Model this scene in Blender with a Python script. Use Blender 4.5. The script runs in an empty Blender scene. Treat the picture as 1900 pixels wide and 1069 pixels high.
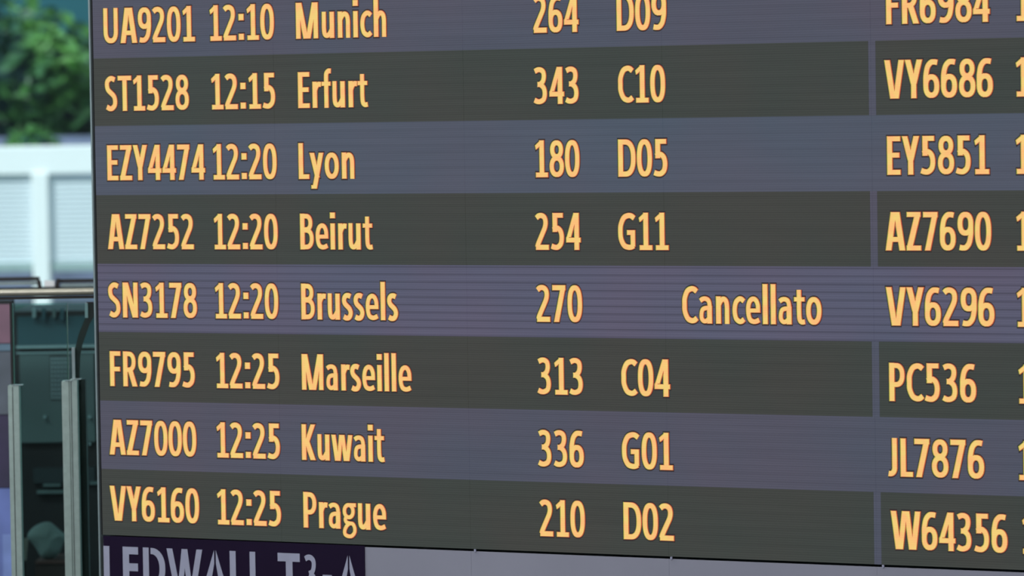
import bpy, bmesh, math, random
from math import sin, cos, pi, radians
from mathutils import Vector, Matrix

S = bpy.context.scene
COL = S.collection
random.seed(4)

# ------------------------------------------------------------------ camera
H = 0.165                     # height of one row of the display, metres
F = 8000.0                    # focal length in pixels of a 1900 px wide frame
Rm = [(0.88484787, 0.01541795, 0.46562488),
      (0.00566248, 0.99902249, -0.04384068),
      (-0.46584566, 0.04142892, 0.88389562)]
Cp = (34.69319161, 0.84299967, -52.84572673)
Z0 = 1.65 + Cp[1] * H
def plane2world(u, v, n=0.0): return Vector((u * H, n * H, Z0 - v * H))
def dirw(r): return Vector((r[0], r[2], -r[1]))
CAM = plane2world(*Cp)
RIGHT, DOWN, FWD = dirw(Rm[0]).normalized(), dirw(Rm[1]).normalized(), dirw(Rm[2]).normalized()
cam = bpy.data.cameras.new('camera')
co = bpy.data.objects.new('camera', cam); COL.objects.link(co)
m = Matrix((RIGHT, -DOWN, -FWD)).transposed().to_4x4(); m.translation = CAM
co.matrix_world = m
cam.sensor_width = 36.0; cam.lens = F / 1900 * 36.0
cam.clip_start = 0.1; cam.clip_end = 300
cam.dof.use_dof = True; cam.dof.focus_distance = 9.75
cam.dof.aperture_fstop = (cam.lens / 1000) / 0.031
S.camera = co

# ------------------------------------------------------------------ world, lights, exposure
W = bpy.data.worlds.new('sky'); S.world = W; W.use_nodes = True
bg = W.node_tree.nodes['Background']
bg.inputs[0].default_value = (0.78, 0.9, 1.0, 1); bg.inputs[1].default_value = 0.62
FH = Vector((FWD.x, FWD.y, 0)).normalized()          # level direction of view
RH = Vector((FH.y, -FH.x, 0))
sun = bpy.data.lights.new('sun', 'SUN'); sun.energy = 3.6; sun.angle = radians(6); sun.color = (1, 0.97, 0.9)
so = bpy.data.objects.new('sun', sun); COL.objects.link(so)
so.rotation_euler = (-FH * -0.75 + RH * 0.5 + Vector((0, 0, -1.0))).to_track_quat('-Z', 'Y').to_euler()
ar = bpy.data.lights.new('hall_fill', 'AREA'); ar.energy = 265; ar.shape = 'RECTANGLE'; ar.size = 5; ar.size_y = 2; ar.color = (0.98, 0.95, 1.0)  # unseen fill lamp, added to brighten the casing and the steel posts
ao = bpy.data.objects.new('hall_fill', ar); COL.objects.link(ao)
ao.location = CAM + FH * 5.0 - RH * 1.6 + Vector((0, 0, 2.4))
ao.rotation_euler = (FH * 0.75 + Vector((0, 0, -0.55))).to_track_quat('-Z', 'Y').to_euler()
a2 = bpy.data.lights.new('equipment_fill', 'AREA'); a2.energy = 125; a2.shape = 'RECTANGLE'; a2.size = 3.5; a2.size_y = 0.6; a2.color = (0.95, 1.0, 0.98)  # second unseen fill, added to brighten the equipment behind the balustrade
ao2 = bpy.data.objects.new('equipment_fill', a2); COL.objects.link(ao2)
ao2.location = CAM + FH * 10.2 - RH * 3.4 + Vector((0, 0, 2.5))
ao2.rotation_euler = (FH * 0.55 + RH * 0.25 + Vector((0, 0, -0.8))).to_track_quat('-Z', 'Y').to_euler()
vs = S.view_settings; vs.view_transform = 'Standard'; vs.look = 'None'; vs.gamma = 1; vs.exposure = 0
vs.use_curve_mapping = False

def ray(x, y): return FWD + RIGHT * ((x - 950) / F) + DOWN * ((y - 534.5) / F)
def at(x, y, d):                                      # point of the scene seen at (x, y), d metres into it
    r = ray(x, y); return CAM + r * (d / r.dot(FH))
def on_wall(x, y):                                    # display plane coordinates (u, v) seen at (x, y)
    r = ray(x, y); p = CAM + r * (-CAM.y / r.y); return p.x / H, (Z0 - p.z) / H
def project(u, v):
    d = plane2world(u, v) - CAM; z = d.dot(FWD)
    return 950 + F * d.dot(RIGHT) / z, 534.5 + F * d.dot(DOWN) / z
def u_at(x, v):                                       # u on the line v seen at pixel column x
    a, b = -10.0, 30.0
    for _ in range(50):
        c = (a + b) / 2
        if project(c, v)[0] < x: a = c
        else: b = c
    return (a + b) / 2

# ------------------------------------------------------------------ materials
def lin(c): return tuple(((x / 255) / 12.92 if x / 255 <= 0.04045 else ((x / 255 + 0.055) / 1.055) ** 2.4) for x in c)
def base_mat(name):
    mt = bpy.data.materials.new(name); mt.use_nodes = True
    return mt, mt.node_tree.nodes, mt.node_tree.links, mt.node_tree.nodes['Principled BSDF']
def mat(name, rgb, rough=0.5, metal=0.0, vary=0.12, scale=8.0, bump=0.0):
    mt, N, L, p = base_mat(name)
    p.inputs['Roughness'].default_value = rough; p.inputs['Metallic'].default_value = metal
    c = lin(rgb)
    tc = N.new('ShaderNodeTexCoord'); no = N.new('ShaderNodeTexNoise'); no.inputs['Scale'].default_value = scale; no.inputs['Detail'].default_value = 5
    L.new(tc.outputs['Object'], no.inputs['Vector'])
    r = N.new('ShaderNodeValToRGB')
    r.color_ramp.elements[0].position = 0.3; r.color_ramp.elements[1].position = 0.7
    r.color_ramp.elements[0].color = (*[x * (1 - vary) for x in c], 1); r.color_ramp.elements[1].color = (*[min(1, x * (1 + vary)) for x in c], 1)
    L.new(no.outputs['Fac'], r.inputs[0]); L.new(r.outputs[0], p.inputs['Base Color'])
    if bump:
        b = N.new('ShaderNodeBump'); b.inputs['Strength'].default_value = bump
        L.new(no.outputs['Fac'], b.inputs['Height']); L.new(b.outputs[0], p.inputs['Normal'])
    return mt
def math_node(N, L, op, a, b=None):
    n = N.new('ShaderNodeMath'); n.operation = op
    for i, x in enumerate((a, b)):
        if x is None: continue
        if hasattr(x, 'is_output') or hasattr(x, 'links'): L.new(x, n.inputs[i])
        else: n.inputs[i].default_value = x
    return n.outputs[0]
def led_mat(name, rgb, lines=0.10, coarse=0.03, vary=0.06, tints=None):
    """a lit LED surface: emission with the scan lines of the LED rows (4.1 mm) and slight unevenness between modules"""
    mt, N, L, p = base_mat(name)
    p.inputs['Base Color'].default_value = (0.012, 0.012, 0.013, 1); p.inputs['Roughness'].default_value = 0.75
    p.inputs['Specular IOR Level'].default_value = 0.15
    tc = N.new('ShaderNodeTexCoord'); sp = N.new('ShaderNodeSeparateXYZ'); L.new(tc.outputs['Object'], sp.inputs[0])
    z = sp.outputs['Z']
    fine = math_node(N, L, 'SINE', math_node(N, L, 'MULTIPLY', z, 2 * pi / 0.00516))
    # every fourth LED row is a little dimmer: sharp dark lines
    cs = math_node(N, L, 'SINE', math_node(N, L, 'MULTIPLY', z, 2 * pi / 0.0176))
    cs = math_node(N, L, 'POWER', math_node(N, L, 'MULTIPLY', math_node(N, L, 'ADD', cs, 1.0), 0.5), 6.0)
    sc = N.new('ShaderNodeVectorMath'); sc.operation = 'MULTIPLY'; sc.inputs[1].default_value = (1.2, 1, 26.0)
    L.new(tc.outputs['Object'], sc.inputs[0])
    no = N.new('ShaderNodeTexNoise'); no.inputs['Scale'].default_value = 2.2; no.inputs['Detail'].default_value = 4; L.new(sc.outputs[0], no.inputs['Vector'])
    n2 = N.new('ShaderNodeTexNoise'); n2.inputs['Scale'].default_value = 2.6 if tints is None else 38.0; n2.inputs['Detail'].default_value = 2; L.new(tc.outputs['Object'], n2.inputs['Vector'])
    k = math_node(N, L, 'ADD', 1.0, math_node(N, L, 'MULTIPLY', fine, lines * 0.5))
    k = math_node(N, L, 'SUBTRACT', k, math_node(N, L, 'MULTIPLY', cs, coarse * 2))
    k = math_node(N, L, 'ADD', k, math_node(N, L, 'MULTIPLY', math_node(N, L, 'SUBTRACT', no.outputs['Fac'], 0.5), vary * 4))
    r = N.new('ShaderNodeValToRGB'); r.color_ramp.elements[0].position = 0.36; r.color_ramp.elements[1].position = 0.64
    a, b = tints if tints else ((rgb[0] * 0.955, rgb[1] * 1.0, rgb[2] * 1.0), (rgb[0] * 1.04, rgb[1] * 0.99, rgb[2] * 0.99))
    r.color_ramp.elements[0].color = (*lin(a), 1); r.color_ramp.elements[1].color = (*lin(b), 1)
    L.new(n2.outputs['Fac'], r.inputs[0]); L.new(r.outputs[0], p.inputs['Emission Color']); L.new(k, p.inputs['Emission Strength'])
    return mt
def glass_mat(name, tint, refl=0.06):
    mt, N, L, p = base_mat(name); N.remove(p)
    t = N.new('ShaderNodeBsdfTransparent'); t.inputs[0].default_value = (*tint, 1)
    g = N.new('ShaderNodeBsdfGlossy'); g.inputs['Roughness'].default_value = 0.02
    mx = N.new('ShaderNodeMixShader'); mx.inputs[0].default_value = refl
    L.new(t.outputs[0], mx.inputs[1]); L.new(g.outputs[0], mx.inputs[2]); L.new(mx.outputs[0], N['Material Output'].inputs[0])
    return mt

LAV = (76, 78, 93); DRK = (58, 62, 58)
M = {
    'lav': led_mat('lavender_led', LAV, lines=0.16),
    'lav_blue': led_mat('blue_grey_led', (75, 82, 97), coarse=0.035),
    'lav_stripe': led_mat('striped_lavender_led', (86, 86, 107), lines=0.14, coarse=0.15),
    'dark': led_mat('dark_led', DRK, lines=0.2),
    'amber': led_mat('amber_led', (250, 205, 125), lines=0.03, coarse=0.0, vary=0.02, tints=((242, 206, 118), (250, 188, 118))),
    'unlit': led_mat('unlit_led', (46, 38, 36), lines=0.05, coarse=0.0, vary=0.02, tints=((40, 42, 42), (50, 36, 34))),
    'red_led': led_mat('red_led', (190, 92, 56), lines=0.03, coarse=0.0, vary=0.02, tints=((186, 96, 52), (190, 84, 60))),
    'green_led': led_mat('green_led', (170, 165, 72), lines=0.03, coarse=0.0, vary=0.02, tints=((150, 160, 66), (178, 160, 76))),
    'casing': mat('grey_casing', (142, 143, 156), 0.55, 0.0, 0.05, 3),
    'black': mat('black_plastic', (14, 14, 16), 0.6),
    'alu': mat('aluminium_profile', (150, 165, 165), 0.35, 0.6, 0.08, 30),
    'label': mat('dark_purple_film', (30, 19, 43), 0.55, 0, 0.05, 20),
    'letter': mat('grey_lettering', (158, 160, 180), 0.5, 0, 0.04, 30),
    'steel': mat('brushed_steel', (168, 186, 178), 0.38, 0.55, 0.08, 60),
    'brass': mat('rail_steel', (176, 172, 156), 0.42, 0.6, 0.06, 40),
    'bronze': mat('dark_bronze', (40, 34, 30), 0.5, 0.3, 0.1, 20),
    'white': mat('white_paint', (255, 255, 255), 0.5, 0, 0.02, 3),
    'slat': mat('white_slats', (238, 244, 250), 0.6, 0, 0.02, 3),
    'floor': mat('dark_stone_floor', (50, 52, 54), 0.4, 0, 0.1, 2),
    'ground': mat('grey_green_ground', (90, 110, 100), 0.8, 0, 0.2, 1),
}

M['label'].node_tree.nodes['Principled BSDF'].inputs['Specular IOR Level'].default_value = 0.1
# ------------------------------------------------------------------ mesh helpers
def mesh_obj(name, verts, faces, material, parent=None, loc=None):
    me = bpy.data.meshes.new(name); me.from_pydata([tuple(v) for v in verts], [], faces); me.update()
    if material: me.materials.append(material)
    o = bpy.data.objects.new(name, me); COL.objects.link(o)
    if loc is not None: o.location = loc
    if parent: o.parent = parent
    return o
class MB:
    def __init__(s): s.v, s.f = [], []
    def hexa(s, c8):                                   # c8: four corners front, four corners back
        n = len(s.v); s.v += [tuple(c) for c in c8]
        s.f += [[n + i for i in q] for q in ((0, 1, 2, 3), (7, 6, 5, 4), (0, 4, 5, 1), (1, 5, 6, 2), (2, 6, 7, 3), (3, 7, 4, 0))]
    def box(s, a, b):
        (x0, y0, z0), (x1, y1, z1) = a, b
        s.hexa([(x0, y0, z0), (x1, y0, z0), (x1, y0, z1), (x0, y0, z1), (x0, y1, z0), (x1, y1, z0), (x1, y1, z1), (x0, y1, z1)])
    def prism(s, pts, fn, d0, d1):                     # a 2D outline run from depth d0 to d1
        n = len(s.v); k = len(pts)
        s.v += [tuple(fn(x, y, d0)) for x, y in pts] + [tuple(fn(x, y, d1)) for x, y in pts]
        s.f += [list(range(n, n + k)), list(range(n + 2 * k - 1, n + k - 1, -1))]
        s.f += [[n + i, n + k + i, n + k + (i + 1) % k, n + (i + 1) % k] for i in range(k)]
    def tube(s, a, b, r, seg=16, r2=None):
        a, b = Vector(a), Vector(b); r2 = r if r2 is None else r2
        d = (b - a).normalized(); q = d.orthogonal().normalized(); w = d.cross(q); n = len(s.v)
        for i in range(seg):
            t = 2 * pi * i / seg; o = q * cos(t) + w * sin(t); s.v += [tuple(a + o * r), tuple(b + o * r2)]
        s.f += [[n + 2 * i, n + 2 * i + 1, n + (2 * i + 3) % (2 * seg), n + (2 * i + 2) % (2 * seg)] for i in range(seg)]
        s.f += [[n + 2 * i for i in range(seg)][::-1], [n + 2 * i + 1 for i in range(seg)]]
    def build(s, name, material, parent=None, bevel=0.0, smooth=False):
        o = mesh_obj(name, s.v, s.f, material, parent)
        bm = bmesh.new(); bm.from_mesh(o.data); bmesh.ops.recalc_face_normals(bm, faces=bm.faces[:])
        if bevel: bmesh.ops.bevel(bm, geom=bm.edges[:], offset=bevel, segments=2, affect='EDGES', clamp_overlap=True)
        bm.to_mesh(o.data); bm.free()
        if smooth:
            for p in o.data.polygons: p.use_smooth = True
        return o
def empty(name, label, cat, loc=(0, 0, 0), group=None, kind=None):
    o = bpy.data.objects.new(name, None); COL.objects.link(o); o.location = (0, 0, 0); o.empty_display_size = 0.1
    if kind: o['kind'] = kind
    if label: o['label'] = label
    if cat: o['category'] = cat
    if group: o['group'] = group
    return o
def rebase(root, loc):
    """put the thing's origin at loc, leaving its parts where they stand"""
    loc = Vector(loc); root.location = loc
    for c in root.children: c.location = c.location - loc
def structure(o): o['kind'] = 'structure'; return o

# ------------------------------------------------------------------ lettering: glyphs drawn as strokes
def se(cx, cy, rx, ry, a0, a1, n=2.35, k=22):          # arc of a rounded box, degrees
    out = []
    for i in range(k + 1):
        t = radians(a0 + (a1 - a0) * i / k); c, s_ = cos(t), sin(t)
        out.append((cx + rx * math.copysign(abs(c) ** (2 / n), c), cy + ry * math.copysign(abs(s_) ** (2 / n), s_)))
    return out
def cat(pts, k=7):                                     # smooth curve through points
    P = [pts[0]] + list(pts) + [pts[-1]]; out = []
    for i in range(1, len(P) - 2):
        p0, p1, p2, p3 = P[i - 1:i + 3]
        for j in range(k):
            t = j / k
            out.append(tuple(0.5 * (2 * p1[a] + (p2[a] - p0[a]) * t + (2 * p0[a] - 5 * p1[a] + 4 * p2[a] - p3[a]) * t * t + (3 * p1[a] - p0[a] - 3 * p2[a] + p3[a]) * t ** 3) for a in (0, 1)))
    return out + [pts[-1]]
def R_(x0, y0, x1, y1): return ('poly', [(x0, y0), (x1, y0), (x1, y1), (x0, y1)])
def D_(x0, y0, x1, y1, w=17): return ('poly', [(x0 - w / 2, y0), (x0 + w / 2, y0), (x1 + w / 2, y1), (x1 - w / 2, y1)])
def C_(pts, w=16, closed=False): return ('rib', pts, w * 0.93, closed)
T = 16.0
def stem(x, y0=0, y1=100): return R_(x - T / 2, y0, x + T / 2, y1)
SIX = [C_(cat([(44, 91), (36, 92.5), (25, 91), (15, 80), (10, 60), (9.3, 42), (9.5, 28)])), C_(se(26, 31, 16.8, 23.5, 0, 360), closed=True)]
def flip(prims, w, h):
    out = []
    for p in prims:
        q = [(w - x, h - y) for x, y in p[1]]
        out.append((p[0], q) + tuple(p[2:]))
    return out
XH = 73
def bowl_s(x0, x1, h):
    m_ = (x0 + x1) / 2
    return C_(cat([(x1 - 1, h * 0.885), (m_ + 4, h * 0.925), (m_ - 5, h * 0.91), (x0 + 1.5, h * 0.83), (x0 + 0.5, h * 0.71), (x0 + 4.5, h * 0.60), (m_, h * 0.515), (x1 - 4, h * 0.42), (x1, h * 0.29), (x1 - 2, h * 0.165), (m_ + 4, h * 0.085), (m_ - 5, h * 0.075), (x0 - 1, h * 0.125)]))
G = {
 '0': (54, [C_(se(27, 50, 17.5, 42.5, 0, 360, 2.4, 36), closed=True)]),
 '1': (54, [stem(29), R_(8, 0, 50, 14), ('poly', [(6, 86), (9, 74), (21, 82), (37, 100), (25, 100)])]),
 '2': (54, [C_(cat([(7, 86), (14, 91.5), (25, 92.5), (35, 87), (38.5, 75), (36, 61), (27, 44), (12, 17), (9, 8)])), R_(4, 0, 49, 15)]),
 '3': (54, [C_(cat([(7, 88.5), (16, 92.5), (26, 92.5), (35, 87), (37.5, 75), (34, 62), (25, 54.5), (16, 53.5)]), 15.5), C_(cat([(16, 53.5), (27, 52), (37, 43), (40, 28), (36, 14), (25, 8), (14, 8), (5, 12)]), 15.5)]),
 '4': (54, [stem(38.5), R_(2, 20, 52, 34), D_(11, 34, 36, 100, 15), R_(3, 20, 12, 36), R_(30, 86, 46, 100)]),
 '5': (54, [R_(9, 86, 45, 100), stem(17, 48, 100), C_(cat([(11, 54), (18, 57.5), (27, 58.5), (37, 50), (40.5, 34), (37, 17), (26, 8), (14, 8), (5, 11)]))]),
 '6': (54, SIX),
 '7': (54, [R_(4, 85, 49, 100), D_(17, 0, 40.5, 92, 17)]),
 '8': (54, [C_(se(27, 74, 15.3, 18.5, 0, 360, 2.2), 15.5, True), C_(se(27, 29.5, 17.5, 22, 0, 360, 2.25), 15.5, True)]),
 '9': (54, flip(SIX, 53, 100)),
 ':': (29.5, [R_(5.5, 55, 24, 74), R_(5.5, 1, 24, 19)]),
 'A': (64.5, [D_(10.5, 0, 27.5, 100, 18), D_(54, 0, 37, 100, 18), R_(16, 22, 48, 36)]),
 'B': (60, [stem(15), C_([(12, 92.5)] + se(28, 74, 17, 18.5, 90, -90, 2.3) + [(12, 55.5)], 15), C_([(12, 53.5)] + se(29, 30.5, 20, 23, 90, -90, 2.3) + [(12, 7.5)], 15)]),
 'C': (56.5, [C_(cat([(52, 85), (45, 90.5), (35, 92), (22, 86), (13, 68), (12, 50), (13, 32), (22, 14), (35, 8), (45, 9.5), (52, 15)]))]),
 'D': (67, [stem(15), C_([(12, 92.5)] + se(30, 50, 27, 42.5, 90, -90, 2.4) + [(12, 7.5)])]),
 'E': (52, [stem(15), R_(10, 86, 48, 100), R_(10, 44, 45, 58), R_(10, 0, 48, 14)]),
 'F': (49, [stem(15), R_(10, 86, 46, 100), R_(10, 42, 44, 56)]),
 'G': (68, [C_(cat([(58, 85), (50, 90.5), (39, 92), (24, 86), (14, 68), (12, 50), (14, 30), (24, 13), (38, 8), (48, 8.5), (56, 12)])), R_(46, 9, 61, 54), R_(34, 40, 61, 54)]),
 'J': (35, [C_([(24, 100), (24, 60)] + se(10, 24, 14, 16.5, 0, -105, 2.2, 12))]),
 'K': (58, [stem(15), D_(25, 48, 49, 100, 17), D_(48, 0, 25, 54, 19)]),
 'L': (45, [stem(15), R_(10, 0, 44, 14)]),
 'M': (93, [stem(15), stem(78), D_(42, 0, 19, 100, 17), D_(50, 0, 74, 100, 17), R_(36, 0, 56, 12)]),
 'N': (70, [stem(15), stem(55), D_(52, 0, 18, 100, 18)]),
 'P': (56.5, [stem(15), C_([(12, 92.5)] + se(28, 68, 19, 24.5, 90, -90, 2.3) + [(12, 43.5)], 15)]),
 'R': (60, [stem(15), C_([(12, 92.5)] + se(28, 70, 18, 22.5, 90, -90, 2.3) + [(12, 47.5)], 15), D_(50, 0, 32, 50, 18)]),
 'S': (50.4, [bowl_s(10, 40, 100)]),
 'T': (52.7, [stem(26.3), R_(1, 86, 51.6, 100)]),
 'U': (69.5, [C_([(15.5, 100), (15.5, 60)] + se(34.7, 36, 19.2, 28, 180, 360, 2.4) + [(54, 60), (54, 100)])]),
 'V': (63, [D_(27, 0, 9.5, 100, 17), D_(36, 0, 53.5, 100, 17), R_(21, 0, 42, 12)]),
 'W': (96.5, [D_(25, 0, 10, 100, 17), D_(31, 0, 45, 100, 16), D_(66, 0, 52, 100, 16), D_(72, 0, 86, 100, 17), R_(19, 0, 37, 10), R_(60, 0, 78, 10)]),
 'Y': (55.4, [stem(27.7, 0, 46), D_(27.7, 36, 9.5, 100, 17), D_(27.7, 36, 46, 100, 17)]),
 'Z': (51, [R_(4, 86, 47, 100), R_(3, 0, 48, 14), D_(12, 7, 38, 93, 18)]),
 'a': (52.6, [C_(cat([(8, 60.5), (15, 65), (25, 66), (34, 62), (38, 52), (38, 40)]), 14), stem(38, 0, 48), C_(cat([(38, 41), (27, 41.5), (16, 38), (11.5, 28), (12, 14), (20, 7), (30, 9), (38, 17)]), 13.5)]),
 'c': (44.5, [C_(cat([(41, 60), (34, 65.5), (26, 66), (16, 58), (11.5, 44), (11.5, 28), (16, 14), (26, 7), (34, 7.5), (41, 13)]), 15)]),
 'e': (53.6, [C_(cat([(19, 35), (12, 36)]), 14), C_(cat([(43, 35), (42.5, 50), (37, 62), (27.5, 66.5), (17, 61), (11.5, 47), (11.5, 27), (17, 12), (28, 7), (38, 8), (46, 11.5)]), 14.5), R_(12, 30, 50, 42)]),
 'f': (33.6, [C_(cat([(35, 101), (27, 101), (20, 95), (18.5, 84), (18.5, 60), (18.5, 30), (18.5, 0)]), 15.5), R_(2, 60, 34, 72.5)]),
 'g': (50.5, [C_(se(24, 50, 15.5, 17, 0, 360, 2.1), 13, True), R_(28, 61, 50, 73), C_(cat([(16, 36), (11.5, 27), (16, 19), (28, 16.5), (38, 15), (44.5, 5), (44, -8), (34, -18), (21, -19), (10, -14), (9, -3), (16, 9), (24, 15)]), 12.5)]),
 'h': (57.2, [stem(15, 0, 106), C_(cat([(15, 48), (23, 61), (32, 65.5), (40, 60), (43, 47), (43, 24), (43, 0)]), 15.5)]),
 'i': (26.2, [stem(13, 0, XH), R_(4, 86, 22, 103)]),
 'l': (26.2, [stem(13, 0, 106)]),
 'n': (57.2, [stem(15, 0, XH), C_(cat([(15, 48), (23, 61), (32, 65.5), (40, 60), (43, 47), (43, 24), (43, 0)]), 15.5)]),
 'o': (57.3, [C_(se(28.6, 36.5, 17.5, 29.5, 0, 360, 2.2, 30), 15.5, True)]),
 'r': (37.8, [stem(15, 0, XH), C_(cat([(15, 46), (20, 58), (28, 65), (37, 64.5)]), 16)]),
 's': (42.5, [bowl_s(9.5, 33.5, 73)]),
 't': (37, [C_(cat([(18, 91), (18, 60), (18, 30), (20, 13), (27, 7), (36, 8)]), 15), R_(2, 60, 36, 72.5)]),
 'u': (57.2, [stem(43, 0, XH), C_(cat([(14.5, 73), (14.5, 48), (14.5, 26), (17, 12), (25, 7.5), (34, 12), (43, 26)]), 15.5)]),
 'w': (79.3, [D_(21.5, 0, 9, XH, 15.5), D_(27, 0, 37.5, XH, 14), D_(53, 0, 42.5, XH, 14), D_(58.5, 0, 71, XH, 15.5), R_(16, 0, 32, 9), R_(47, 0, 64, 9)]),
 'y': (50.4, [D_(28, 4, 9, XH, 16), D_(17, -27, 42, XH, 16), R_(6, -27, 20, -16)]),
 '-': (32, [R_(4, 32, 28, 45)]),
}
def ribbon(pts, w, closed):
    P = [Vector(p) for p in pts]
    Q = [P[0]]
    for p in P[1:]:
        if (p - Q[-1]).length > 1e-4: Q.append(p)
    P = Q
    if closed and (P[0] - P[-1]).length < 1e-3: P.pop()
    n = len(P); Lp, Rp = [], []
    for i in range(n):
        a = P[i - 1] if (i > 0 or closed) else P[i]; b = P[(i + 1) % n] if (i < n - 1 or closed) else P[i]
        d1 = (P[i] - a); d2 = (b - P[i])
        d1 = d1.normalized() if d1.length > 0 else d2.normalized(); d2 = d2.normalized() if d2.length > 0 else d1
        t = (d1 + d2).normalized(); nn = Vector((-t.y, t.x)); k = 1 / max(0.6, nn.dot(Vector((-d1.y, d1.x))))
        Lp.append(P[i] + nn * (w / 2 * k)); Rp.append(P[i] - nn * (w / 2 * k))
    quads = []
    for i in range(n if closed else n - 1):
        j = (i + 1) % n; quads.append([tuple(Lp[i]), tuple(Rp[i]), tuple(Rp[j]), tuple(Lp[j])])
    return quads
def grow(poly, e):
    if not e: return poly
    n = len(poly); area = sum(poly[i][0] * poly[(i + 1) % n][1] - poly[(i + 1) % n][0] * poly[i][1] for i in range(n))
    sg = 1 if area > 0 else -1; out = []
    for i in range(n):
        a, b, c = Vector(poly[i - 1]), Vector(poly[i]), Vector(poly[(i + 1) % n])
        d1, d2 = (b - a).normalized(), (c - b).normalized()
        n1, n2 = Vector((d1.y, -d1.x)) * sg, Vector((d2.y, -d2.x)) * sg
        m_ = (n1 + n2); m_ = m_.normalized() if m_.length > 1e-3 else n1
        out.append(tuple(b + m_ * (e / max(0.6, m_.dot(n1)))))
    return out
def run_polys(text, glyphs=G, e=0.0):
    polys = []; x = 0; k = 0
    for ch in text:
        adv, prims = glyphs[ch]
        for p in prims:
            k += 1
            if p[0] == 'poly': polys.append((k, [(x + a, b) for a, b in grow(p[1], e)]))
            else: polys += [(k, [(x + a, b) for a, b in q]) for q in ribbon(p[1], p[2] + 2 * e, p[3])]
        x += adv
    return polys
def place_text(name, text, xl, xr, vbase, cap, material, parent, label=None, y_front=-0.0045, glyphs=G, v_mid=None, thick=0.0006, fringe=False):
    """lettering on the display plane, its ink running from picture column xl to xr, its baseline at height v"""
    polys = run_polys(text, glyphs)
    x0 = min(p[0] for _, q in polys for p in q); x1 = max(p[0] for _, q in polys for p in q)
    vm = vbase - cap * 0.5 if v_mid is None else v_mid
    ul, ur = u_at(xl, vm), u_at(xr, vm)
    w0 = plane2world(ul, vbase); shift = (CAM.x - w0.x) * (y_front / CAM.y)     # the lettering stands proud of the plane
    kx = (ur - ul) / (x1 - x0)
    mb = MB(); mats = [material]; idx = []
    def layer(polys, dx, yf, mi):
        for k, q in polys:
            y = yf + (k % 5) * 3e-5
            def fn(a, b, d):
                w = plane2world(ul + (a - x0) * kx, vbase - b / 100 * cap); return (w.x + shift + dx, d, w.z)
            n = len(mb.f); mb.prism(q, fn, y, y + thick); idx.extend([mi] * (len(mb.f) - n))
    layer(run_polys(text, glyphs, -0.9) if fringe else polys, 0.0, y_front, 0)
    if fringe:                                         # the red and green diodes beside the stroke, dark diodes around it
        mats += [M['red_led'], M['green_led'], M['unlit']]
        layer(polys, 0.0014, y_front + 0.0003, 1); layer(polys, -0.0012, y_front + 0.0005, 2)
        layer(run_polys(text, glyphs, 3.6), 0.0, y_front + 0.0007, 3)
    me = bpy.data.meshes.new(name); me.from_pydata(mb.v, [], mb.f)
    for mt in mats: me.materials.append(mt)
    me.polygons.foreach_set('material_index', idx); me.update()
    bm = bmesh.new(); bm.from_mesh(me); bmesh.ops.recalc_face_normals(bm, faces=bm.faces[:]); bm.to_mesh(me); bm.free()
    o = bpy.data.objects.new(name, me); COL.objects.link(o); o.parent = parent
    if label: o['label'] = label
    return o

# ================================================================== SETTING
fb = MB(); c0 = CAM + FH * 7
def slab(c, hw, hd, z0, z1):
    mb = MB(); C4 = [c - RH * hw - FH * hd, c + RH * hw - FH * hd, c + RH * hw + FH * hd, c - RH * hw + FH * hd]
    mb.hexa([(p.x, p.y, z0) for p in C4] + [(p.x, p.y, z1) for p in C4]); return mb
structure(slab(c0, 9, 9.3, -0.25, 0.0).build('floor', M['floor']))
structure(slab(c0, 9, 9.3, 4.3, 4.5).build('shading_ceiling', mat('pale_grey_ceiling', (205, 208, 210), .8, 0, .02, 2)))  # unseen roof slab, added to keep sun and sky off the interior
structure(slab(CAM + FH * 46, 34, 29.4, -0.4, -0.05).build('ground', M['ground']))

# tinted glass front of the hall, beyond the balustrade
wn = structure(empty('window_1', None, None))
WD = 16.0
glass = glass_mat('teal_tinted_glass', (0.86, 0.955, 0.985), 0.01)
def wp(x, z, d): p = CAM + FH * d + RH * x; return (p.x, p.y, z)
for i in range(-2, 4):
    mb = MB(); a = -3.4 + i * 2.4; b = a + 2.36
    mb.hexa([wp(a, 0, WD), wp(b, 0, WD), wp(b, 4.2, WD), wp(a, 4.2, WD), wp(a, 0, WD + .012), wp(b, 0, WD + .012), wp(b, 4.2, WD + .012), wp(a, 4.2, WD + .012)])
    mb.build('pane', glass, wn)
mb = MB()
for z in (0.0, 4.2):
    mb.hexa([wp(-8.4, z, WD - .03), wp(8.2, z, WD - .03), wp(8.2, z + .06, WD - .03), wp(-8.4, z + .06, WD - .03), wp(-8.4, z, WD + .05), wp(8.2, z, WD + .05), wp(8.2, z + .06, WD + .05), wp(-8.4, z + .06, WD + .05)])
mb.build('window_frame', M['alu'], wn)

# ================================================================== THE DISPLAY
wall = empty('led_display', 'large led flight departure board with amber text on grey rows', 'display')
VB = [-1.0, 0.012, 0.995, 2.002, 3.004, 3.999, 5.003, 6.005, 6.972]      # row r runs from VB[r] to VB[r+1]
CW = 3.0687                                                              # width of a cabinet
U0 = 0.02; UEND = CW * 7
UDL, UDR = 12.235, 12.345                                                # light column between the two pages
UDM = 4 * CW; VTOP = -3.2; VBOT = 6.972
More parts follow.
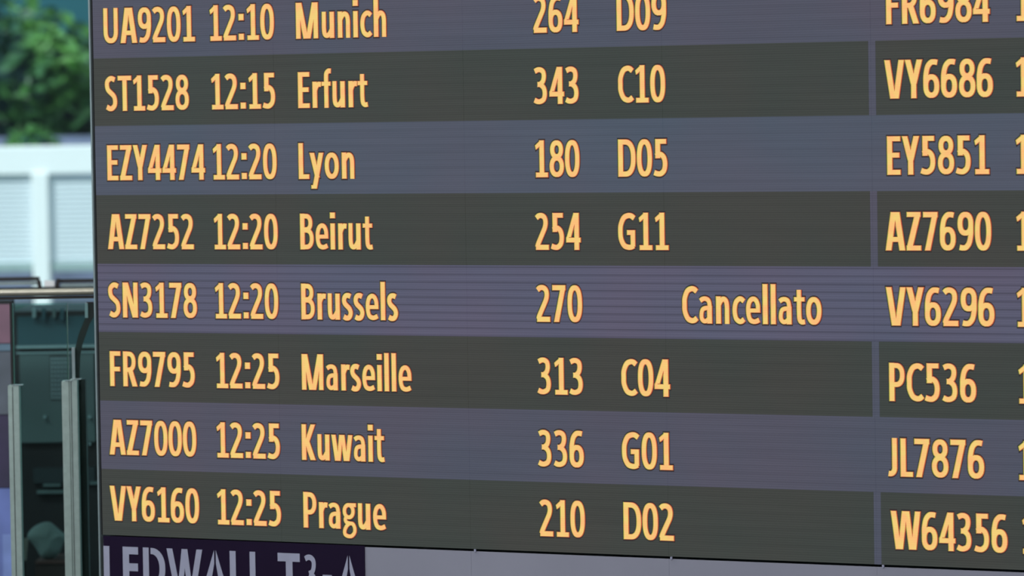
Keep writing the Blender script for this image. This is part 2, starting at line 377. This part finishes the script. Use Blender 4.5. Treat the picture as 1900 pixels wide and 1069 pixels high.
# cabinets behind the display face
vrows = [VBOT, VBOT - CW, VBOT - 2 * CW, VBOT - 3 * CW, VTOP - 0.001]
for k in range(7):
    for j in range(4):
        a = plane2world(k * CW + (U0 if k == 0 else 0) + 0.004, vrows[j]); b = plane2world((k + 1) * CW - 0.004, max(vrows[j + 1], VTOP - .001) + 0.004)
        if b.z <= a.z: continue
        mb = MB(); mb.box((a.x, 0.0, a.z), (b.x, 0.09, b.z)); mb.build('led_cabinet', M['black'], wall)
GAP = 0.0035
def strip(u0, u1, v0, v1, y0=-0.0035, y1=-0.0005):
    """display face, cut at the joints of the cabinets"""
    mb = MB(); cuts = [u0] + [k * CW for k in range(1, 8) if u0 < k * CW < u1] + [u1]
    for i in range(len(cuts) - 1):
        a = cuts[i] + (GAP if i else 0); b = cuts[i + 1] - (GAP if i < len(cuts) - 2 else 0)
        pa, pb = plane2world(a, v1), plane2world(b, v0)
        mb.box((pa.x, y0, pa.z), (pb.x, y1, pb.z))
    return mb
rowmats = ['lav', 'dark', 'lav_blue', 'dark', 'lav_stripe', 'dark', 'lav', 'dark']
TEXTS = [
 [('flight_number', 'UA9201', 192, 361), ('departure_time', '12:10', 389, 508), ('destination', 'Munich', 549, 716), ('desk_number', '264', 989, 1073), ('gate_number', 'D09', 1144, 1236), ('flight_number', 'FR6984', 1644, 1836), ('departure_time', '12:30', 1885, 2036)],
 [('flight_number', 'ST1528', 195, 350), ('departure_time', '12:15', 392, 510), ('destination', 'Erfurt', 553, 682), ('desk_number', '343', 990, 1073), ('gate_number', 'C10', 1147, 1234), ('flight_number', 'VY6686', 1641, 1842), ('departure_time', '12:30', 1885, 2036)],
 [('flight_number', 'EZY4474', 199, 380), ('departure_time', '12:20', 395, 513), ('destination', 'Lyon', 554, 657), ('desk_number', '180', 993, 1075), ('gate_number', 'D05', 1147, 1238), ('flight_number', 'EY5851', 1646, 1835), ('departure_time', '12:30', 1885, 2036)],
 [('flight_number', 'AZ7252', 200, 359), ('departure_time', '12:20', 397, 515), ('destination', 'Beirut', 557, 691), ('desk_number', '254', 993, 1077), ('gate_number', 'G11', 1147, 1240), ('flight_number', 'AZ7690', 1643, 1839), ('departure_time', '12:30', 1886, 2037)],
 [('flight_number', 'SN3178', 201, 365), ('departure_time', '12:20', 399, 516), ('destination', 'Brussels', 559, 738), ('desk_number', '270', 995, 1080), ('remark', 'Cancellato', 1266, 1524), ('flight_number', 'VY6296', 1644, 1845), ('departure_time', '12:30', 1887, 2038)],
 [('flight_number', 'FR9795', 204, 361), ('departure_time', '12:25', 401, 518), ('destination', 'Marseille', 560, 763), ('desk_number', '313', 997, 1081), ('gate_number', 'C04', 1153, 1243), ('flight_number', 'PC536', 1650, 1811), ('departure_time', '12:30', 1890, 2041)],
 [('flight_number', 'AZ7000', 203, 364), ('departure_time', '12:25', 402, 519), ('destination', 'Kuwait', 560, 713), ('desk_number', '336', 998, 1083), ('gate_number', 'G01', 1154, 1248), ('flight_number', 'JL7876', 1648, 1826), ('departure_time', '12:30', 1890, 2041)],
 [('flight_number', 'VY6160', 204, 369), ('departure_time', '12:25', 403, 521), ('destination', 'Prague', 563, 716), ('desk_number', '210', 1001, 1085), ('gate_number', 'D02', 1157, 1250), ('flight_number', 'W64356', 1653, 1869), ('departure_time', '12:30', 1897, 2048)],
]
CAPH = 0.515
for r in range(8):
    mt = M[rowmats[r]]
    el, er = (UDL, UDR) if r % 2 else (UDM - 0.004, UDM + 0.004)
    left = strip(U0, el, VB[r], VB[r + 1]).build('display_row', mt, wall)
    right = strip(er, UEND, VB[r], VB[r + 1]).build('display_row', mt, wall)
    shade = 'dark grey' if r % 2 else 'lavender grey'
    left['label'] = '%s row of the flight to %s' % (shade, TEXTS[r][2][1]); right['label'] = '%s row of flight %s' % (shade, TEXTS[r][-2][1])
    for nm, tx, xl, xr in TEXTS[r]:
        par = right if xl > 1620 else left
        place_text(nm, tx, xl, xr, VB[r + 1] - 0.212, CAPH, M['amber'], par, ('amber lettering %s' % tx) if xl < 1880 else None, fringe=True)
for v0, v1, nm in ((VTOP, -2.0, 'lav'), (-2.0, -1.0, 'dark')):
    el, er = (UDL, UDR) if nm == 'dark' else (UDM - 0.004, UDM + 0.004)
    strip(U0, el, v0, v1).build('display_row', M[nm], wall); strip(er, UEND, v0, v1).build('display_row', M[nm], wall)
# light dividing column, hair-thin dark joints on either side
for v0, v1 in ((-2.0, -1.0), (VB[1], VB[2]), (VB[3], VB[4]), (VB[5], VB[6]), (VB[7], VB[8])):
    cd = strip(UDL + 0.006, UDR - 0.006, v0, v1, -0.0034, -0.0005).build('column_divider', M['lav'], wall); cd['label'] = 'narrow lavender bar between the two pages'
# aluminium edge profile with a black shadow gap on the left side
a, b = plane2world(U0 - 0.066, VBOT), plane2world(U0 - 0.038, VTOP)
mb = MB(); mb.box((a.x, -0.006, a.z), (b.x, 0.10, b.z)); mb.build('edge_profile', M['alu'], wall)
a, b = plane2world(U0 - 0.037, VBOT), plane2world(U0 - 0.003, VTOP)
mb = MB(); mb.box((a.x, 0.001, a.z), (b.x, 0.09, b.z)); mb.build('shadow_gap', M['black'], wall)
rebase(wall, plane2world(U0, 9.6))

# casing under the display, its top edge leaving a black gap
base = empty('display_base', 'grey metal base cladding under the departure board', 'cladding')
vt = VBOT + 0.03
zf = 0.0
mb = MB(); pa, pb = plane2world(U0, 0), plane2world(UEND, vt)
mb.box((pa.x, 0.004, 0.0), (pb.x, 0.30, pb.z - .001)); mb.build('gap_liner', M['black'], base)
a, b = plane2world(U0 - 0.066, 0), plane2world(U0 - 0.038, VBOT + 0.004)
mb = MB(); mb.box((a.x, -0.006, 0), (b.x, 0.30, b.z)); mb.build('edge_profile', M['alu'], base)
for k in range(7):
    a_ = k * CW + (U0 if k == 0 else 0.0006); b_ = (k + 1) * CW - 0.0006
    pa, pb = plane2world(a_, 0), plane2world(b_, vt + 0.004)
    mb = MB(); mb.box((pa.x, -0.002, 0.0), (pb.x, 0.003, pb.z)); mb.build('casing_panel', M['casing'], base, bevel=0.0002)
for x in (883, 1247, 1640):
    u, v = on_wall(x, 1018 if x == 883 else (1034 if x == 1247 else 1051))
    mb = MB(); p = plane2world(u, VBOT + 0.02); mb.box((p.x - .0025, -0.0055, p.z - .0035), (p.x + .0025, -0.002, p.z + .003)); mb.build('corner_clip', M['letter'], base, bevel=0.0006)
rebase(base, (0, 0, 0))
# dark name plate on the casing
plate = empty('name_plate', 'dark purple plate with stencil letters reading LEDWALL T3-A under the board', 'sign')
ur = u_at(678, 7.05)
pa, pb = plane2world(U0 + 0.01, vt + 0.80), plane2world(ur, vt - 0.014)
mb = MB(); mb.box((pa.x, -0.0045, pa.z), (pb.x, -0.0021, pb.z)); mb.build('plate', M['label'], plate, bevel=0.0005)
ST = {
 'L': (0, [R_(0, 0, 15, 100), R_(20, 0, 42, 18)]),
 'E': (0, [R_(0, 0, 17, 100), R_(12, 82, 42, 100), R_(12, 41, 41, 60), R_(12, 0, 42, 18)]),
 'D': (0, [R_(0, 0, 15, 100), C_([(20, 92)] + se(21, 50, 29, 42, 90, -90, 2.2) + [(20, 8)], 16)]),
 'W': (0, [D_(30, 0, 8, 100, 17), D_(38, 0, 52, 100, 15), D_(68, 0, 54, 100, 15), D_(76, 0, 97, 100, 17)]),
 'A': (0, [('poly', [(0, 0), (15, 0), (25.5, 68), (25.5, 100)]), ('poly', [(53, 0), (38, 0), (29, 68), (29, 100)]), R_(13, 20, 25.5, 36), R_(29, 20, 40, 36)]),
 'T': (0, [R_(0, 80, 60, 100), R_(22, 0, 40, 82)]),
 '3': (0, [C_(cat([(3, 88), (12, 92), (22, 91), (30, 84), (31, 70), (26, 58), (16, 53)]), 14), C_(cat([(16, 53), (28, 48), (34, 34), (31, 17), (20, 8), (10, 8), (1, 13)]), 14)]),
 '-': (0, [R_(0, 37, 24, 52)]),
}
u9, v9 = on_wall(192, 1010); vl = v9 + 0.62
for ch, xl, xr in (('L', 192, 222), ('E', 227.5, 256), ('D', 265, 306), ('W', 309, 375), ('A', 374, 422), ('L', 426, 457), ('L', 463, 492), ('T', 515, 556), ('3', 563, 587), ('-', 598, 615), ('A', 623, 669)):
    o = place_text('letter', ch, xl, xr, vl, 0.60, M['letter'], plate, None, -0.0058, ST, v_mid=v9 + 0.1, thick=0.0013)
rebase(plate, plane2world(U0, vt + 0.8))

# ================================================================== BALUSTRADE behind the left edge of the display
def L3(d):                                             # picture outline at distance d -> level world point
    def fn(x, y, dd): return at(x, y, dd)
    return fn
def pbox(mb, x0, y0, x1, y1, d, t):                    # upright box seen between these picture edges, d away, t thick
    a, b = at(x0, (y0 + y1) / 2, d), at(x1, (y0 + y1) / 2, d); xm = (x0 + x1) / 2
    zt, zb = at(xm, y0, d).z, at(xm, y1, d).z
    c = [Vector((a.x, a.y, zb)), Vector((b.x, b.y, zb)), Vector((b.x, b.y, zt)), Vector((a.x, a.y, zt))]
    mb.hexa(c + [p + FH * t for p in c]); return mb
def px(name, material, parent, x0, y0, x1, y1, d, t, bevel=0.0, label=None):
    o = pbox(MB(), x0, y0, x1, y1, d, t).build(name, material, parent, bevel=bevel)
    if label: o['label'] = label
    return o
BD = 11.0
pane_g = glass_mat('balustrade_glass', (0.80, 0.95, 0.93), 0.008)
edge_g = mat('green_glass_edge', (46, 88, 76), 0.2, 0, 0.05, 10)
bal = empty('glass_balustrade', 'glass balustrade with steel handrail left of the departure board', 'balustrade')
def plevel(x0, x1, y, d): a, b = at(x0, y, d), at(x1, y, d); b.z = a.z; return a, b
a, b = plevel(-420, 330, 550, BD); mb = MB(); mb.tube(a, b, 0.0095, 24); mb.build('handrail', M['brass'], bal, smooth=False)
a, b = plevel(-420, 330, 560.5, BD + .004)
mb = MB(); mb.hexa([a + Vector((0, 0, -.003)), b + Vector((0, 0, -.003)), b + Vector((0, 0, .004)), a + Vector((0, 0, .004))] + [q + FH * .012 for q in (a + Vector((0, 0, -.003)), b + Vector((0, 0, -.003)), b + Vector((0, 0, .004)), a + Vector((0, 0, .004)))])
mb.build('rail_channel', M['bronze'], bal)
FLY = 1240                                             # picture row where a pane 11 m away ends near the floor
for x0, x1 in ((-255, 24), (29, 131), (133, 240)):
    g = px('glass_panel', pane_g, bal, x0, 563, x1, FLY, BD + 0.002, 0.010)
    for ex in ((x0,) if x0 == 29 else ()) + ((x1 - 1.6,) if x0 == 29 else ()):
        px('panel_edge', edge_g, g, ex, 563, ex + 1.6, FLY, BD + 0.0005, 0.0135)
# dark joint between the first two panes, clamp posts, support arm and rear post
px('joint_strip', M['black'], bal, 24.4, 560, 28.4, 1250, BD - .001, .012)
def post(x0, x1, y0, grooves):
    p = px('clamp_post', M['steel'], bal, x0, y0, x1, 1378, BD - 0.045, 0.04, bevel=0.0015)
    for g in grooves: px('groove', M['black'] if g[2] else M['alu'], p, g[0], y0 + 3, g[1], 1370, BD - 0.0462, 0.0012)
    px('cap_plate', M['alu'], p, x0, y0 - 1, x1, y0 + .8, BD - 0.047, 0.03)
    return p
post(21, 41.5, 715, [(29, 30.2, True)])
for x in (-96, -214): post(x, x + 20.5, 715, [(x + 8, x + 9.2, True)])
post(120.5, 134.5, 707, [])
post(135.3, 149.5, 704, [(137.5, 138.6, True)])
px('rear_post', M['bronze'], bal, 150, 704, 164.5, 1378, BD + 0.03, 0.04, bevel=.001)
px('upright_strip', M['alu'], bal, 133.5, 645, 139, 704, BD - 0.02, 0.01)
mb = MB()
mb.prism([(160, 560), (174, 560), (174, 588), (166, 602), (153, 640), (149, 660), (147.5, 704), (139.5, 704), (139, 648), (146, 620), (160, 585)], L3(0), BD + .012, BD + .036)
mb.build('support_arm', M['bronze'], bal, bevel=.001)
px('arm_plate', M['alu'], bal, 157.5, 562, 163, 590, BD + 0.006, 0.006)
rebase(bal, tuple(at(80, 1378, BD).xy) + (0.0,))

# second, lower rail further back
rail2 = empty('rear_barrier', 'dark and grey barrier rails seen just above the handrail', 'barrier')
for x0, x1 in ((-300, 72), (108, 320)):
    px('upper_rail', M['bronze'], rail2, x0, 517, x1, 523.5, 13.2, .03)
px('middle_rail', M['alu'], rail2, -300, 525, 72, 531.5, 13.2, .03); px('middle_rail', M['alu'], rail2, 112, 525, 320, 531.5, 13.2, .03)
px('lower_rail', M['bronze'], rail2, -300, 534, 320, 543, 13.22, .03)
for x0, x1 in ((68, 76), (104, 112)):
    mb = MB(); s_ = 1 if x0 == 68 else -1
    mb.prism([(x0 - (0 if s_ > 0 else 0), 517), (x1, 517 if s_ < 0 else 521), (x1 + 2 * s_, 534), (x0 + 2 * s_, 534)], L3(0), 13.19, 13.23); mb.build('bracket', M['bronze'], rail2)
fp = px('pale_foot', M['white'], rail2, 82, 521, 101, 532, 13.2, .02)
for x in (-220, 250): px('barrier_post', M['bronze'], rail2, x, 517, x + 14, 1176, 13.24, .03)
rebase(rail2, tuple(at(80, 1150, 13.2).xy) + (0.0,))

# ================================================================== DARK EQUIPMENT behind the glass
teal_d = mat('dark_teal_panel', (34, 74, 84), 0.4, 0, 0.15, 5)
teal_g = mat('grey_teal_panel', (76, 96, 98), 0.45, 0, 0.1, 4)
navy = mat('near_black_navy', (9, 13, 18), 0.5, 0, 0.25, 6)
pale_t = mat('pale_teal_trim', (130, 155, 160), 0.4, 0, 0.08, 8)
eq = empty('equipment_cabinet', 'dark teal equipment cabinet behind the glass balustrade', 'cabinet')
ED = 13.6
px('body', navy, eq, 30, 576, 300, 1145, ED, .5)
px('upper_panel', teal_d, eq, 32, 586, 300, 640, ED - .02, .018, bevel=.002)
px('trim_strip', pale_t, eq, 30, 640, 300, 645, ED - .04, .038)
px('trim_strip', pale_t, eq, 30, 652, 300, 655, ED - .03, .028)
px('front_panel', teal_g, eq, 37, 656, 176, 822, ED - .025, .022, bevel=.003)
px('side_panel', teal_g, eq, 182, 656, 300, 822, ED - .025, .022, bevel=.003)
# ventilation grid: dark recess with bars
vent = px('vent_grid', navy, eq, 93, 660, 130, 742, ED - .028, .003)
mb = MB()
for i in range(6): pbox(mb, 95 + i * 6.3, 663, 97.2 + i * 6.3, 740, ED - .034, .004)
for j in range(10): pbox(mb, 94, 664 + j * 8.2, 130, 666 + j * 8.2, ED - .033, .004)
mb.build('grid_bars', pale_t, vent)
for x, y in ((84, 773), (167, 773)):
    mb = MB(); c = at(x, y, ED - .027); mb.tube(c, c - FH * .02, .0045, 12); mb.build('knob', pale_t, eq)
for (x0, y0, x1, y1) in ((80, 898, 112, 903), (68, 910, 124, 916), (166, 894, 182, 899)):
    px('shelf_edge', teal_g, eq, x0, y0, x1, y1, ED - .03, .028)
px('lower_panel', mat('blackish_teal', (24, 38, 43), 0.5, 0, .2, 5), eq, 62, 868, 176, 896, ED - .02, .018)
px('latch', pale_t, eq, 163.5, 806, 168.5, 826, ED - .02, .015)
for i, x in enumerate((60, 78, 97, 112)):             # hanging blobs and pale reflections along its top, built as boxes
    px('reflection_blob', [pale_t, teal_d, teal_g, teal_d][i], eq, x, 572, x + 6, 590 + 4 * (i % 2), ED - .05, .03)
rebase(eq, tuple(at(165, 1100, ED + .2).xy) + (0.0,))

# pale cloth bundle, brown box it lies on, small upright bottle-like item
cloth = mat('pale_teal_cloth', (118, 140, 138), 0.9, 0, 0.12, 14, bump=0.4)
brown = mat('dark_brown_box', (52, 40, 38), 0.7, 0, 0.2, 8)
CD = 13.1
def lump(name, outline, material, d, t, seed, lab, category):
    rnd = random.Random(seed); cx = sum(p[0] for p in outline) / len(outline); cy = sum(p[1] for p in outline) / len(outline)
    V, Fc = [], []; rings = ((1.0, 0.0), (0.93, .5), (0.7, .85), (0.35, 1.0))
    k = len(outline)
    for side in (-1, 1):
        for s_, h_ in rings:
            s_ *= 1.07
            for (x, y) in outline:
                V.append(at(cx + (x - cx) * s_ + rnd.uniform(-1, 1), cy + (y - cy) * s_ + rnd.uniform(-1, 1), d + side * h_ * t * rnd.uniform(.75, 1.1)))
        V.append(at(cx, cy, d + side * t))
    n1 = 4 * k + 1
    for s_ in range(2):
        o_ = s_ * n1
        for r_ in range(3):
            for i in range(k): Fc.append([o_ + r_ * k + i, o_ + r_ * k + (i + 1) % k, o_ + (r_ + 1) * k + (i + 1) % k, o_ + (r_ + 1) * k + i])
        for i in range(k): Fc.append([o_ + 3 * k + i, o_ + 3 * k + (i + 1) % k, o_ + 4 * k])
    for i in range(k): Fc.append([i, (i + 1) % k, n1 + (i + 1) % k, n1 + i])
    ctr = at(cx, max(p[1] for p in outline), d)
    mb = MB(); mb.v = [tuple(v - ctr) for v in V]; mb.f = Fc
    o = mb.build(name, material, None, smooth=False); o.location = ctr
    o['label'] = lab; o['category'] = category
    sb = o.modifiers.new('soft', 'SUBSURF'); sb.levels = 1; sb.render_levels = 1
    return o
lump('cloth_bundle', [(50, 996), (60, 982), (74, 972), (88, 968), (97, 972), (108, 984), (121, 992), (123, 1000), (114, 1010), (111, 1024), (100, 1033), (86, 1036), (76, 1034), (70, 1018), (60, 1006)], cloth, CD, .05, 3,
     'crumpled pale grey-green cloth bundle between the steel posts', 'cloth')
box = empty('brown_box', 'dark brown box under the pale cloth bundle', 'box')
px('box_body', brown, box, 66, 1046, 126, 1178, CD - .06, .2, bevel=.004); px('box_lid', mat('reddish_brown_lid', (84, 60, 56), .7), box, 65, 1041, 127, 1047, CD - .065, .21, bevel=.002)
rebase(box, tuple(at(95, 1150, CD).xy) + (0.0,))
st = empty('pale_stand', 'small pale upright stand beside the left steel post', 'stand')
mb = MB(); c = at(48, 999, 12.9); c2 = at(46, 1040, 12.9); c3 = at(45, 1150, 12.9); mb.tube(c2, c, .0045, 14, .0075); mb.build('head', mat('pale_beige', (150, 150, 138), .5), st)
mb = MB(); mb.tube((c3.x, c3.y, 0.012), c2, .004, 12); mb.build('stem', M['bronze'], st)
mb = MB(); mb.tube((c3.x, c3.y, 0), (c3.x, c3.y, .012), .06, 20); mb.build('foot', M['bronze'], st)
rebase(st, (c3.x, c3.y, 0))

# magenta and lavender display totem at the far left
tt = empty('purple_totem', 'magenta and lavender advertising totem at the left edge behind glass', 'totem')
TD = 12.6
def lit(name, rgb, k=1.0):
    mt, N, L, p = base_mat(name); p.inputs['Base Color'].default_value = (.02, .02, .02, 1); p.inputs['Roughness'].default_value = .6
    tc = N.new('ShaderNodeTexCoord'); no = N.new('ShaderNodeTexNoise'); no.inputs['Scale'].default_value = 9; L.new(tc.outputs['Object'], no.inputs['Vector'])
    r = N.new('ShaderNodeValToRGB'); r.color_ramp.elements[0].position = .35; r.color_ramp.elements[1].position = .65
    r.color_ramp.elements[0].color = (*[x * .8 for x in lin(rgb)], 1); r.color_ramp.elements[1].color = (*[x * 1.2 for x in lin(rgb)], 1)
    L.new(no.outputs['Fac'], r.inputs[0]); L.new(r.outputs[0], p.inputs['Emission Color']); p.inputs['Emission Strength'].default_value = k
    return mt
px('body', M['black'], tt, -160, 560, 25, 1250, TD, .12)
for nm, rgb, y0, y1, lb in (('top_panel', (128, 78, 98), 566, 638, 'dusty magenta panel'), ('band', (96, 104, 126), 640, 652, 'blue-grey band'), ('middle_panel', (88, 78, 92), 654, 770, 'mauve grey panel'), ('dark_panel', (54, 30, 62), 772, 906, 'dark purple panel'), ('lower_panel', (102, 100, 160), 908, 1235, 'bright lavender blue panel')):
    px(nm, lit(nm + '_lit', rgb), tt, -156, y0, 24, y1, TD - .012, .01, label=lb)
px('light_bar', lit('pale_lavender_lit', (122, 122, 180)), tt, 7, 992, 23, 1230, TD - .018, .005, label='paler lavender upright bar')
rebase(tt, tuple(at(-60, 1200, TD).xy) + (0.0,))

# ================================================================== OUTDOORS: white fence, trees
WF = 30.0
fence = empty('white_fence', 'white framed fence with louvred panels outside the glass, under the trees', 'fence')
px('top_beam', M['white'], fence, -1404, 272, 1392, 326, WF, .12, bevel=.01)
px('bottom_beam', mat('grey_beam_paint', (160, 178, 178), .7), fence, -1404, 488, 1392, 506, WF + .02, .08, bevel=.005)
for i in range(-6, 6):
    x = 61 + i * 232
    px('post', M['white'], fence, x, 320, x + 31, 617, WF - .02, .14, bevel=.008)
for i in range(-6, 5):
    x0 = 92 + i * 232; x1 = x0 + 201
    pn = px('louvre_panel', M['slat'], fence, x0, 326, x1, 490, WF + .07, .02)
    mb = MB(); n = 18
    for j in range(n):
        y = 329 + j * 9; pbox(mb, x0, y, x1, y + 7.2, WF + .045, .02)
    sl = mb.build('slats', M['slat'], pn); sl['kind'] = 'stuff'
rebase(fence, tuple(at(75, 610, WF).xy) + (-0.05,))
# low lavender-grey wall behind the fence
gw = px('garden_wall', mat('lavender_grey_render', (122, 128, 156), .8, 0, .25, 3), None, -1500, 254, 1600, 560, 34.4, .2)
gw['label'] = 'pale lavender-grey low wall between the white fence and the trees'; gw['category'] = 'wall'

def leaf_mat():
    mt, N, L, p = base_mat('leaves'); p.inputs['Roughness'].default_value = .45
    tc = N.new('ShaderNodeTexCoord'); no = N.new('ShaderNodeTexNoise'); no.inputs['Scale'].default_value = 1.6; no.inputs['Detail'].default_value = 6
    L.new(tc.outputs['Object'], no.inputs['Vector']); r = N.new('ShaderNodeValToRGB')
    r.color_ramp.elements[0].position = .38; r.color_ramp.elements[1].position = .66
    r.color_ramp.elements[0].color = (*lin((6, 60, 56)), 1); r.color_ramp.elements[1].color = (*lin((104, 166, 74)), 1)
    L.new(no.outputs['Fac'], r.inputs[0]); L.new(r.outputs[0], p.inputs['Base Color'])
    return mt
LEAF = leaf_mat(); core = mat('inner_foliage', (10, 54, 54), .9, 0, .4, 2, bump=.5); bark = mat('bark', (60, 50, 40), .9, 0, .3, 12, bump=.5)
def tree(xc, d, top, rad, seed, lab, n=2600, kind='tree', leaf=1.0):
    rnd = random.Random(seed); rt = empty(kind, lab, kind, group='trees beyond the white fence' if kind == 'tree' else None)
    g = CAM + FH * d + RH * xc; cz = top - rad * 1.0
    # trunk with a few limbs
    mb = MB(); mb.tube((g.x, g.y, -.05), (g.x, g.y, cz - .2 * rad), .1 * rad, 12, .07 * rad)
    for i in range(5):
        t = rnd.uniform(0, 2 * pi); mb.tube((g.x, g.y, cz - rad * .5), (g.x + cos(t) * rad * .5, g.y + sin(t) * rad * .5, cz + rnd.uniform(-.1, .5) * rad), .05 * rad, 8, .02)
    mb.build('trunk', bark, rt)
    # solid inner crown, then leaves
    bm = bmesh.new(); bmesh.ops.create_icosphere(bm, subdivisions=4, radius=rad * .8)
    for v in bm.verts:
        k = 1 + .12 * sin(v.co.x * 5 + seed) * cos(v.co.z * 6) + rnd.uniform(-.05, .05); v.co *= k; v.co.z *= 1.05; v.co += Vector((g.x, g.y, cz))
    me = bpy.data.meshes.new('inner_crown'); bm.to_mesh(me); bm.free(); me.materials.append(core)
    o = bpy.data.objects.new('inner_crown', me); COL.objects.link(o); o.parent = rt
    V, Fc = [], []
    for i in range(n):
        t = rnd.uniform(0, 2 * pi); u = rnd.uniform(-1, 1); q = math.sqrt(1 - u * u)
        r_ = rad * rnd.uniform(.78, 1.06) * (1 + .08 * sin(5 * t) * cos(4 * u))
        c = Vector((g.x + cos(t) * q * r_, g.y + sin(t) * q * r_, cz + u * r_ * 1.05))
        a = Vector((rnd.gauss(0, 1), rnd.gauss(0, 1), rnd.gauss(0, .6))).normalized(); b = a.cross(Vector((rnd.gauss(0, 1), rnd.gauss(0, 1), rnd.gauss(0, 1)))).normalized(); nn = a.cross(b)
        l = leaf * rnd.uniform(.07, .14); w = l * .42; k = len(V)
        V += [c - a * l, c - b * w + nn * .01, c + a * l, c + b * w + nn * .01]; Fc += [[k, k + 1, k + 2], [k, k + 2, k + 3]]
    lv = mesh_obj('leaves', V, Fc, LEAF, rt); lv['kind'] = 'stuff'
    rebase(rt, (g.x, g.y, -.05))
PX = lambda x, d: (x - 950) / F * d
tree(PX(-22, 37), 37, 2.62, 1.06, 1, 'bushy green tree filling the top left corner above the white fence', 2600)
tree(PX(245, 41.5), 41.5, 2.42, 0.95, 2, 'darker green tree showing beside the display edge, beyond the corner tree', 2200)
for x, d, top, rad, lb in ((-1.3, 37, 3.6, 1.45, 'green leafy tree hidden behind the left part of the display'), (-7.0, 37, 2.9, 1.1, 'green leafy tree just outside the left edge of the picture'),
                           (-6.1, 41.5, 2.9, 1.15, 'rear tree behind the bushy corner tree'), (-0.3, 41.5, 3.2, 1.4, 'rear tree wholly behind the display')):
    tree(x, d, top, rad, int(x * 10) % 17 + 3, lb, 2000)
tree(PX(64, 32), 32, 1.57, .21, 5, 'low green shrub behind the top beam of the white fence', 500, 'shrub', .35)
# teal dark building far behind the trees
bl = empty('building', 'dark teal building high behind the trees, seen over their tops', 'building')
px('wall', mat('dark_teal_wall', (24, 92, 104), .7, 0, .1, .3), bl, -2600, -700, 2400, 480, 58, 4)
rebase(bl, tuple(at(0, 400, 58).xy) + (-0.05,))
